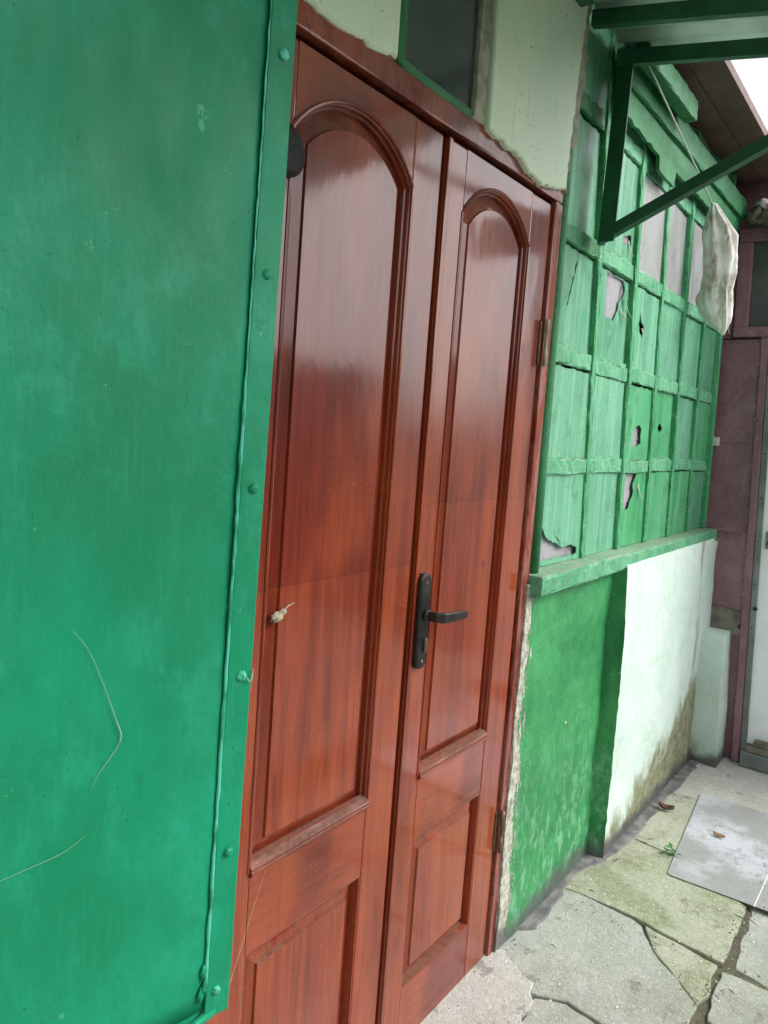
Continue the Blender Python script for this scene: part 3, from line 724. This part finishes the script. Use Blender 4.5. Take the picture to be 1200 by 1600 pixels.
for i, (z0, z1) in enumerate(rails):
    for c in range(6):
        x0, x1 = cols[c]+(.0125 if c else .0), cols[c+1]-.0125
        dz = rnd.uniform(-.004, .004)
        box('rail', x0, x1, (.9045+rnd.uniform(0, .003)), .932, z0+dz, z1+dz, 'g_rail' if not (c == 0 and i > 1) else 'g_dark', wn, .005, WINLEAN, 12, .0024)
box('frame_post', 3.815, 3.846, .888, .97, 1.085, 2.66, 'g_frame', wn, .005, WINLEAN, 30, .0014)
# dark half-round post against the door frame
tube('frame_post', [(1.946-.006*(z-1.1), .893, z) for z in (1.02, 1.4, 1.8, 2.2, 2.66)], .020, 'g_dark', wn, 14)
box('frame_board', 1.94, 1.99, .905, .97, 1.07, 2.66, 'g_dark', wn, .004)
wsill = box('window_sill', 1.905, 3.93, .838, .97, 1.030, 1.084, 'g_rail', wn, .008, None, 40, .0018)
# glazing slivers: flakes of old putty on the rails
for c, r in ((0, 1), (0, 2), (1, 1), (1, 2), (2, 1), (3, 1), (4, 1), (2, 3), (3, 0), (1, 0)):
    z = rails[min(3, r)][1]-.001 if r < 4 else 2.4
    x0, x1 = cols[c]+.025, cols[c+1]-.03
    pts = []; x = x0
    while x < x1: pts.append((x, z+rnd.uniform(.004, .012))); x += rnd.uniform(.012, .03)
    pl_ = [(x0, z-.002), (x1, z-.002)]+list(reversed(pts))
    plate('putty', pl_, .908, .915, 'g_rail', wn, warp=WINLEAN)
# small pale block nailed at the window corner
tag(box('wood_block', 3.80, 3.845, .868, .90, 1.475, 1.515, 'rag_w', None, .003), 'small pale wooden block at the window corner by the purple tin', 'block')

# ------------------------------------------------------------------ green timber beams above the window
b1 = tag(box('timber_beam', 2.23, 2.74, .800, .842, 2.535, 2.60, 'g_dark', None, .005, None, 16, .002), 'short green timber beam under the canopy, cut off end showing', 'beam')
b2 = tag(box('timber_beam', 2.225, 3.84, .858, .892, 2.49, 2.575, 'g_dark', None, .005, None, 30, .002), 'long green timber beam along the top of the lattice window', 'beam')
fb = tag(plate('fascia_board', ragged([(2.62, 2.40), (2.63, 2.36), (2.80, 2.352), (2.81, 2.405), (3.2, 2.405), (3.78, 2.40), (3.78, 2.488), (2.25, 2.488), (2.25, 2.415)], .03, .0025), .872, .884, 'g_dark'), 'broken green fascia board under the long beam', 'board')

# ------------------------------------------------------------------ eave
ev = thing('roof_eave', 'brown boarded eave over the lattice window and tin wall', 'eave', (3.2, .8, 2.66))
for i in range(3):
    y0 = .695+i*.105
    plate('board', [(1.7, y0+.002), (4.7, y0+.012), (4.7, y0+.112), (1.7, y0+.102)], 2.66, 2.69, 'soffit', ev, plane='xy')

# ------------------------------------------------------------------ canopy with steel brackets
cp = thing('door_canopy', 'lean-to canopy over the door on dark green steel brackets', 'canopy', (1.4, .4, 2.5))
def cz(y): return 2.575-.165*(.88-y)
def angle_bar(name, a, b, up_v, side_v, w=.042, t=.005, w2=None):
    w2 = w2 or w
    a, b, u, s = Vector(a), Vector(b), Vector(up_v).normalized(), Vector(side_v).normalized()
    prof = [(0, 0), (w2, 0), (w2, t), (t, t), (t, w), (0, w)]
    vs = [p+s*x+u*y for p in (a, b) for x, y in prof]
    fs = [[i, (i+1) % 6, 6+(i+1) % 6, 6+i] for i in range(6)]+[list(range(6)), list(range(6, 12))]
    return link(name, vs, fs, 'g_steel', cp)
for x in (-.45, .25, .95, 1.985, 2.175):
    dz = .048 if x != 2.175 else .068
    angle_bar('rafter', (x, .872, cz(.872)-dz), (x, -.30, cz(-.30)-.050), (0, 0, 1), (1, 0, 0), .040, .005, .022)
angle_bar('wall_plate', (-.5, .868, 2.53), (1.9, .868, 2.53), (0, 0, 1), (0, -1, 0), .036)
angle_bar('front_bar', (-.5, -.295, cz(-.295)-.055), (2.26, -.295, cz(-.295)-.055), (0, 0, 1), (0, 1, 0), .035)
vx = 2.175
angle_bar('bracket_post', (vx-.015, .872, 2.02), (vx+.012, .872, 2.52), (0, -1, 0), (1, 0, 0), .046)
angle_bar('bracket_brace', (vx-.016, .875, 2.015), (vx, .10, cz(.10)-.062), (0, -.4, 1), (1, 0, 0), .044, .005, .03)
def canopy_sheet():
    vs, fs = [], []; n = 220; x0, x1 = -.6, 2.33
    for i in range(n+1):
        x = x0+(x1-x0)*i/n; dz = .009*math.sin(x/.076*2*math.pi)
        for y in (.875, .5, .1, -.33): vs.append((x, y, cz(y)+.004+dz))
    nv = len(vs); vs += [(x, y, z+.003) for x, y, z in vs]
    for i in range(n):
        for k in range(3):
            a = i*4+k; fs.append([a, a+4, a+5, a+1]); fs.append([nv+a, nv+a+1, nv+a+5, nv+a+4])
        for k in (0, 3): a = i*4+k; fs.append([a, a+4, nv+a+4, nv+a])
    for i in (0, n):
        for k in range(3): a = i*4+k; fs.append([a, a+1, nv+a+1, nv+a])
    return link('roof_sheet', vs, fs, 'canopy', cp, True)
canopy_sheet()

# ------------------------------------------------------------------ purple tin clad end wall
tn = thing('tin_wall', 'purple painted tin clad wall closing the end of the passage', 'wall', (3.95, .6, 0))
TX = 3.85
def tplate(name, pts, d0, d1, mat, parent=tn, bev=.002): return plate(name, pts, d0, d1, mat, parent, plane='yz', warp=TINLEAN, bev=bev)
tplate('core', [(.60, 0), (.9, 0), (.9, 2.66), (.60, 2.66)], TX+.02, TX+.12, 'tin', bev=0)
tplate('core', [(-.6, 2.46), (.60, 2.46), (.60, 2.66), (-.6, 2.66)], TX+.03, TX+.12, 'soffit', bev=0)
for z0, z1, dx in ((.70, 1.082, .006), (1.078, 1.497, .002), (1.493, 1.965, -.002)):
    p = tplate('tin_panel', [(.655, z0), (.835 if z0 < 1.0 else .85, z0), (.85, z1), (.655, z1)], TX+dx, TX+dx+.004, 'tin')
    for k in range(6):
        dome('nail', TINLEAN(Vector((TX+dx-.0005, .668, z0+.03+(z1-z0-.06)*k/5))), .004, .002, (-1, 0, 0), 'rag_w' if k % 3 == 1 else 'steel', p, 6)
    for k in range(3):
        dome('nail', TINLEAN(Vector((TX+dx-.0005, .70+.06*k, z1-.015))), .0035, .002, (-1, 0, 0), 'steel', p, 6)
def tpost(): return box('corner_post', TX-.012, TX+.03, .632, .664, -.03, 1.975, 'tin', tn, .004, TINLEAN, 16, .0015)
tpost()
tplate('torn_tin', ragged([(.665, .60), (.80, .60), (.815, .73), (.665, .715)], .02, .006), TX-.004, TX+.0, 'old_wood', bev=0)
# window in the tin wall
pw = thing('porch_window', 'small dark window in a purple frame above the white door', 'window', (3.87, .7, 1.98))
def wbox(name, y0, y1, z0, z1, x0, x1, mat): return box(name, x0, x1, y0, y1, z0, z1, mat, pw, .004, TINLEAN)
wbox('frame_sill', -.2, .785, 1.975, 2.02, TX-.016, TX+.03, 'tin')
wbox('frame_post', .725, .785, 2.021, 2.40, TX-.010, TX+.03, 'tin')
wbox('frame_head', -.2, .785, 2.401, 2.46, TX-.012, TX+.03, 'tin')
plate('pane', [(-.2, 2.0), (.735, 2.0), (.735, 2.42), (-.2, 2.42)], TX+.012, TX+.016, 'glass_dark', pw, plane='yz', warp=TINLEAN)
tplate('side_board', [(.79, 1.97), (.86, 1.97), (.86, 2.6), (.79, 2.6)], TX+.004, TX+.019, 'tin')
# white door with grey metal edge
wd = thing('porch_door', 'white door with grey metal edging at the end of the passage', 'door', (3.9, .3, 0))
plate('leaf', [(-.25, .10), (.612, .10), (.612, 1.93), (-.25, 1.93)], TX+.008, TX+.04, 'white_door', wd, plane='yz', warp=TINLEAN, bev=.003)
box('edge_strip', TX-.006, TX+.03, .604, .630, .0, 1.96, 'grey_metal', wd, .003, TINLEAN)
box('head_rail', TX-.006, TX+.03, -.25, .603, 1.931, 1.97, 'grey_metal', wd, .003, TINLEAN)
for k in range(8): dome('rivet', TINLEAN(Vector((TX-.0062, .617, .25+.2*k))), .004, .002, (-1, 0, 0), 'steel', wd, 8)
lk = box('lock_plate', TX-.003, TX+.007, .545, .588, 1.02, 1.10, 'grey_metal', wd, .003, TINLEAN)
tube('lock_knob', [TINLEAN(Vector((TX-.002, .566, 1.05))), TINLEAN(Vector((TX-.035, .566, 1.05)))], [.012, .010], 'steel', lk, 10)
tube('knob', [TINLEAN(Vector((TX-.002, .607, .74))), TINLEAN(Vector((TX-.016, .607, .74)))], [.008, .010], 'steel', wd, 10)
stp = thing('door_step', 'grey metal box step below the white door', 'step', (3.85, .3, 0))
box('riser', 3.80, 3.93, -.25, .622, .004, .075, 'grey_metal', stp, .004)
tag(box('plank_offcut', 3.805, 3.85, .28, .60, .077, .105, 'old_wood', None, .004, None, 8, .002), 'lower grey plank offcut lying on the metal door step', 'plank')
tag(box('plank_offcut', 3.81, 3.855, .25, .575, .107, .13, 'old_wood', None, .004, None, 8, .002), 'upper grey plank offcut on the metal door step', 'plank')

# ------------------------------------------------------------------ hanging sack and cord
from mathutils import noise as N
def sack():
    prof = [(1.905, .768, .004, .006), (1.93, .778, .020, .012), (1.955, .795, .040, .024), (1.99, .808, .049, .032), (2.04, .815, .054, .038), (2.08, .812, .047, .036), (2.14, .808, .050, .042), (2.2, .812, .053, .044), (2.28, .820, .048, .038), (2.33, .832, .033, .026), (2.375, .846, .018, .014), (2.41, .853, .006, .006)]
    vs, fs = [], []; seg = 44; ring = []
    for i in range(len(prof)-1):
        for k in range(7): t = k/7; ring.append([a+(b-a)*t for a, b in zip(prof[i], prof[i+1])])
    ring.append(list(prof[-1]))
    def crease(q): return 1-abs(N.noise(q))*2
    for z, cy, ry, rx in ring:
        for k in range(seg):
            t = 2*math.pi*k/seg; d = Vector((math.cos(t), math.sin(t), z*7))
            f = 1+.20*N.noise(d*1.3)+.24*crease(Vector((d.x*1.4, d.y*1.4, z*2.2+t*.5)))-.14+.08*crease(Vector((d.x*3.4+4, d.y*3.4, z*7)))-.05
            f += .03*N.noise(Vector((d.x*8, d.y*8, z*40)))+(.05+.22*max(0, min(1, (z-2.2)/.18)))*math.sin(7*t+4*N.noise(Vector((0, 0, z*4))))
            vs.append((3.24+rx*.8*f*math.cos(t), cy-.006+ry*1.22*f*math.sin(t), z+.010*N.noise(d*2)))
    for i in range(len(ring)-1):
        for k in range(seg): a, b = i*seg+k, i*seg+(k+1) % seg; fs.append([a, b, b+seg, a+seg])
    fs += [list(range(seg)), list(range((len(ring)-1)*seg, len(ring)*seg))]
    return link('hanging_sack', vs, fs, 'sack', None, True)
sk = tag(sack(), 'grimy crumpled pale sack hanging at the far top corner of the window', 'sack')
tag(tube('cord', [(2.27, .812, 2.53), (2.6, .825, 2.487), (2.95, .84, 2.445), (3.25, .853, 2.405)], .003, 'cord'), 'thin pale cord slanting from the beam to the hanging sack', 'cord')
tag(tube('loose_wire', [(3.30, .775, 2.22), (3.32, .768, 2.12), (3.33, .765, 2.05), (3.32, .768, 1.97), (3.33, .762, 1.92)], .0022, 'cord'), 'thin loose wire hanging beside the grimy sack', 'wire')

# bundle of rags above the purple window
rb = thing('rag_bundle', 'bundle of grey rags stuffed above the purple window', 'bundle', (3.78, .75, 2.47))
for i, (y, z, r, m) in enumerate(((.80, 2.50, .045, 'rag'), (.75, 2.49, .05, 'rag'), (.70, 2.50, .05, 'rag'), (.65, 2.49, .05, 'rag'), (.78, 2.545, .03, 'rag_w'), (.72, 2.44, .035, 'rag'))):
    blob('rag', (3.80, y, z), (.04, r, r*.8), m, rb, .6, 3, 7, i+1)
tag(blob('orange_scrap', (3.755, .735, 2.515), (.012, .024, .016), 'orange', None, .4, 2, 5, 3), 'small bright orange scrap among the rags above the purple window', 'scrap')

# ------------------------------------------------------------------ things on the ground
shm = tag(plate('metal_sheet', [(3.357, .681), (3.36, -.15), (2.66, -.15), (2.628, .25), (2.622, .600), (2.630, .613)], .0085, .0066, 'sheet', None, plane='xy', bev=.001), 'flat grey metal sheet lying on the paving by the passage end', 'metal sheet')
tag(box('scratch_strip', 2.62, 2.86, 0.335, .339, .0088, .0100, 'petal', None, .001), 'thin pale stick modelled as a raised strip on the metal sheet', 'scratch')  # pale scratch in the sheet's surface, added as a thin raised strip
def leaf(name, c, L, W, rz, mat, label, curl=.01):
    vs, fs = [], []; n = 6
    for i in range(n+1):
        t = i/n; wv = W*math.sin(math.pi*min(1, t*.96+.02))**.8/2
        for s in (-1, 0, 1):
            x, y = (t-.5)*L, s*wv; z = curl*(abs(s)*.7+(t-.5)**2*2)
            vs.append((c[0]+x*math.cos(rz)-y*math.sin(rz), c[1]+x*math.sin(rz)+y*math.cos(rz), c[2]+z))
    for i in range(n):
        for k in (0, 1): a = i*3+k; fs.append([a, a+1, a+4, a+3])
    nv = len(vs); vs += [(x, y, z+.0012) for x, y, z in vs]; fs += [[q+nv for q in f] for f in fs]
    return tag(link(name, vs, fs, mat), label, 'leaf')
leaf('dry_leaf', (3.015, .533, .010), .045, .020, R(-100), 'leaf_dry', 'dry yellow orange leaf on the metal sheet')
leaf('brown_leaf', (3.10, .752, .006), .06, .034, R(-80), 'leaf_brown', 'curled brown leaf on the paving at the mossy wall foot', .02)
wdp = thing('weed', 'tiny green weed growing from the slab joint beside the metal sheet', 'weed', (2.765, .64, 0))
for i in range(14):
    a, r = rnd.uniform(0, 6.28), rnd.uniform(.004, .03); c = Vector((2.765+r*math.cos(a), .64+r*math.sin(a), rnd.uniform(.008, .035)))
    s = rnd.uniform(.008, .014); t = Vector((math.cos(a), math.sin(a), rnd.uniform(-.2, .5))).normalized(); u = t.cross(Vector((0, 0, 1))).normalized()
    k = Vector((0, 0, .0006))
    q = [c-t*s, c+u*s*.6, c+t*s, c-u*s*.6]
    link('leaf', [v for v in q]+[v-k for v in q], [[0, 1, 2, 3], [7, 6, 5, 4], [0, 1, 5, 4], [1, 2, 6, 5], [2, 3, 7, 6], [3, 0, 4, 7]], 'leaf_green', wdp)
# petals, grit and twigs
def scatter(name, n, region, size, mat, label, cat, flat=.4, dens=None):
    vs, fs = [], []
    k = 0
    while k < n:
        x, y = rnd.uniform(*region[:2]), rnd.uniform(*region[2:])
        if dens and rnd.random() > dens(x, y): continue
        s = size*rnd.uniform(.4, 1.3); a = rnd.uniform(0, 3.14); e = rnd.uniform(.35, .9); b = len(vs)
        z = .004 if not (2.63 < x < 3.35 and y < .6) else .0088
        for t in range(5):
            q = a+t*1.2566; vs.append((x+s*math.cos(q), y+s*e*math.sin(q), z))
        vs.append((x, y, z+s*flat)); fs += [[b+t, b+(t+1) % 5, b+5] for t in range(5)]+[[b+t for t in range(5)]]
        k += 1
    o = stuff(link(name, vs, fs, mat)); o['label'] = label; o['category'] = cat; return o
scatter('fallen_petals', 260, (1.3, 3.8, -.3, .86), .0042, 'petal', 'tiny pale petals scattered over the paving slabs', 'petals')
jd = lambda x, y: 1. if (abs(x-2.62+.0*y) < .05 and y < .36) or abs(y-.345) < .03 or abs(x-2.25) < .03 or y > .84 or abs(x-2.06-(y-.38)*1.1) < .03 else .0
scatter('grit', 520, (1.6, 3.7, -.2, .88), .0035, 'soil', 'dark grit collected along the slab joints and wall foot', 'grit', .7, jd)
def twigs():
    vs, fs = [], []
    for _ in range(24):
        x, y = rnd.choice([(rnd.uniform(2.7, 3.6), rnd.uniform(.70, .80)), (rnd.uniform(1.9, 2.6), rnd.uniform(.74, .86)), (rnd.uniform(2.1, 2.7), rnd.uniform(.3, .36))])
        a, L, w = rnd.uniform(0, 3.14), rnd.uniform(.015, .05), .0008
        d = Vector((math.cos(a), math.sin(a), 0)); p = Vector((-d.y, d.x, 0))*w; c = Vector((x, y, .006)); b = len(vs)
        vs += [c-d*L/2-p, c+d*L/2-p, c+d*L/2+p, c-d*L/2+p, c+Vector((0, 0, .003))]
        fs += [[b, b+1, b+4], [b+1, b+2, b+4], [b+2, b+3, b+4], [b+3, b, b+4], [b+3, b+2, b+1, b]]
    o = stuff(link('twigs', vs, fs, 'twig')); o['label'] = 'thin dry twigs and stems lying along the wall foot'; o['category'] = 'twigs'
twigs()

# ------------------------------------------------------------------ cobwebs
def smooth_path(pts, r, k=6):
    pts = [Vector(p) for p in pts]; op, orr = [], []
    for i in range(len(pts)-1):
        a, b, c, d = pts[max(0, i-1)], pts[i], pts[i+1], pts[min(len(pts)-1, i+2)]
        for j in range(k):
            t = j/k; op.append(.5*((2*b)+(c-a)*t+(2*a-5*b+4*c-d)*t*t+(3*b-a-3*c+d)*t**3)); orr.append((r[i]+(r[i+1]-r[i])*t)*.3)
    op.append(pts[-1]); orr.append(r[-1]*.3)
    return op, orr
def web(label, pts, r):
    pts, r = smooth_path(pts, r)
    return tag(tube('cobweb', pts, r, 'web', None, 5), label, 'cobweb', None)
cw = thing('cobweb', 'pale fuzzy cobweb clump with a wisp on the left door leaf', 'cobweb', tuple(DOORLEAN(Vector((.925, .895, 1.12)))))
blob('clump', DOORLEAN(Vector((.921, .8925, 1.121))), (.0125, .006, .0085), 'clump', cw, .7, 3, 8, 5)
blob('clump', DOORLEAN(Vector((.936, .8935, 1.128))), (.007, .004, .005), 'clump', cw, .7, 3, 8, 9)
tube('wisp', [DOORLEAN(Vector(p)) for p in ((.94, .894, 1.131), (.952, .896, 1.136), (.975, .899, 1.139), (1.01, .904, 1.141))], [.0022, .0014, .0008, .0004], 'clump', cw, 5)
P = lambda u, z: sh(u, .0055, z)
web('long curved cobweb strand on the lower part of the shutter', [P(.232, 1.215), P(.213, 1.19), P(.193, 1.145), P(.178, 1.105), P(.171, 1.085), P(.176, 1.07), P(.195, 1.045), P(.202, 1.03)], [.0006, .0007, .0008, .0016, .0026, .0014, .0008, .0004])
web('thin slanting cobweb thread at the far left of the shutter', [P(.30, .955), P(.26, .96), P(.23, .965), P(.205, .977)], [.0005, .0007, .0008, .0004])
web('taut cobweb thread from the shutter corner to the door', [sh(.0, .006, .70), DOORLEAN(Vector((.935, .895, .66)))], [.0007, .0006])
web('short cobweb tuft by the shutter bolt near mid height', [sh(.012, .012, 1.128), sh(.004, .012, 1.120), sh(.0, .010, 1.135), sh(-.002, .006, 1.105)], [.002, .0035, .002, .0008])

# ------------------------------------------------------------------ the other side of the courtyard (seen only as reflection and shade)
ow = structure(box('courtyard_wall', -6, 7, -3.6, -3.4, -.05, 2.1, 'far_wall', None, .01))
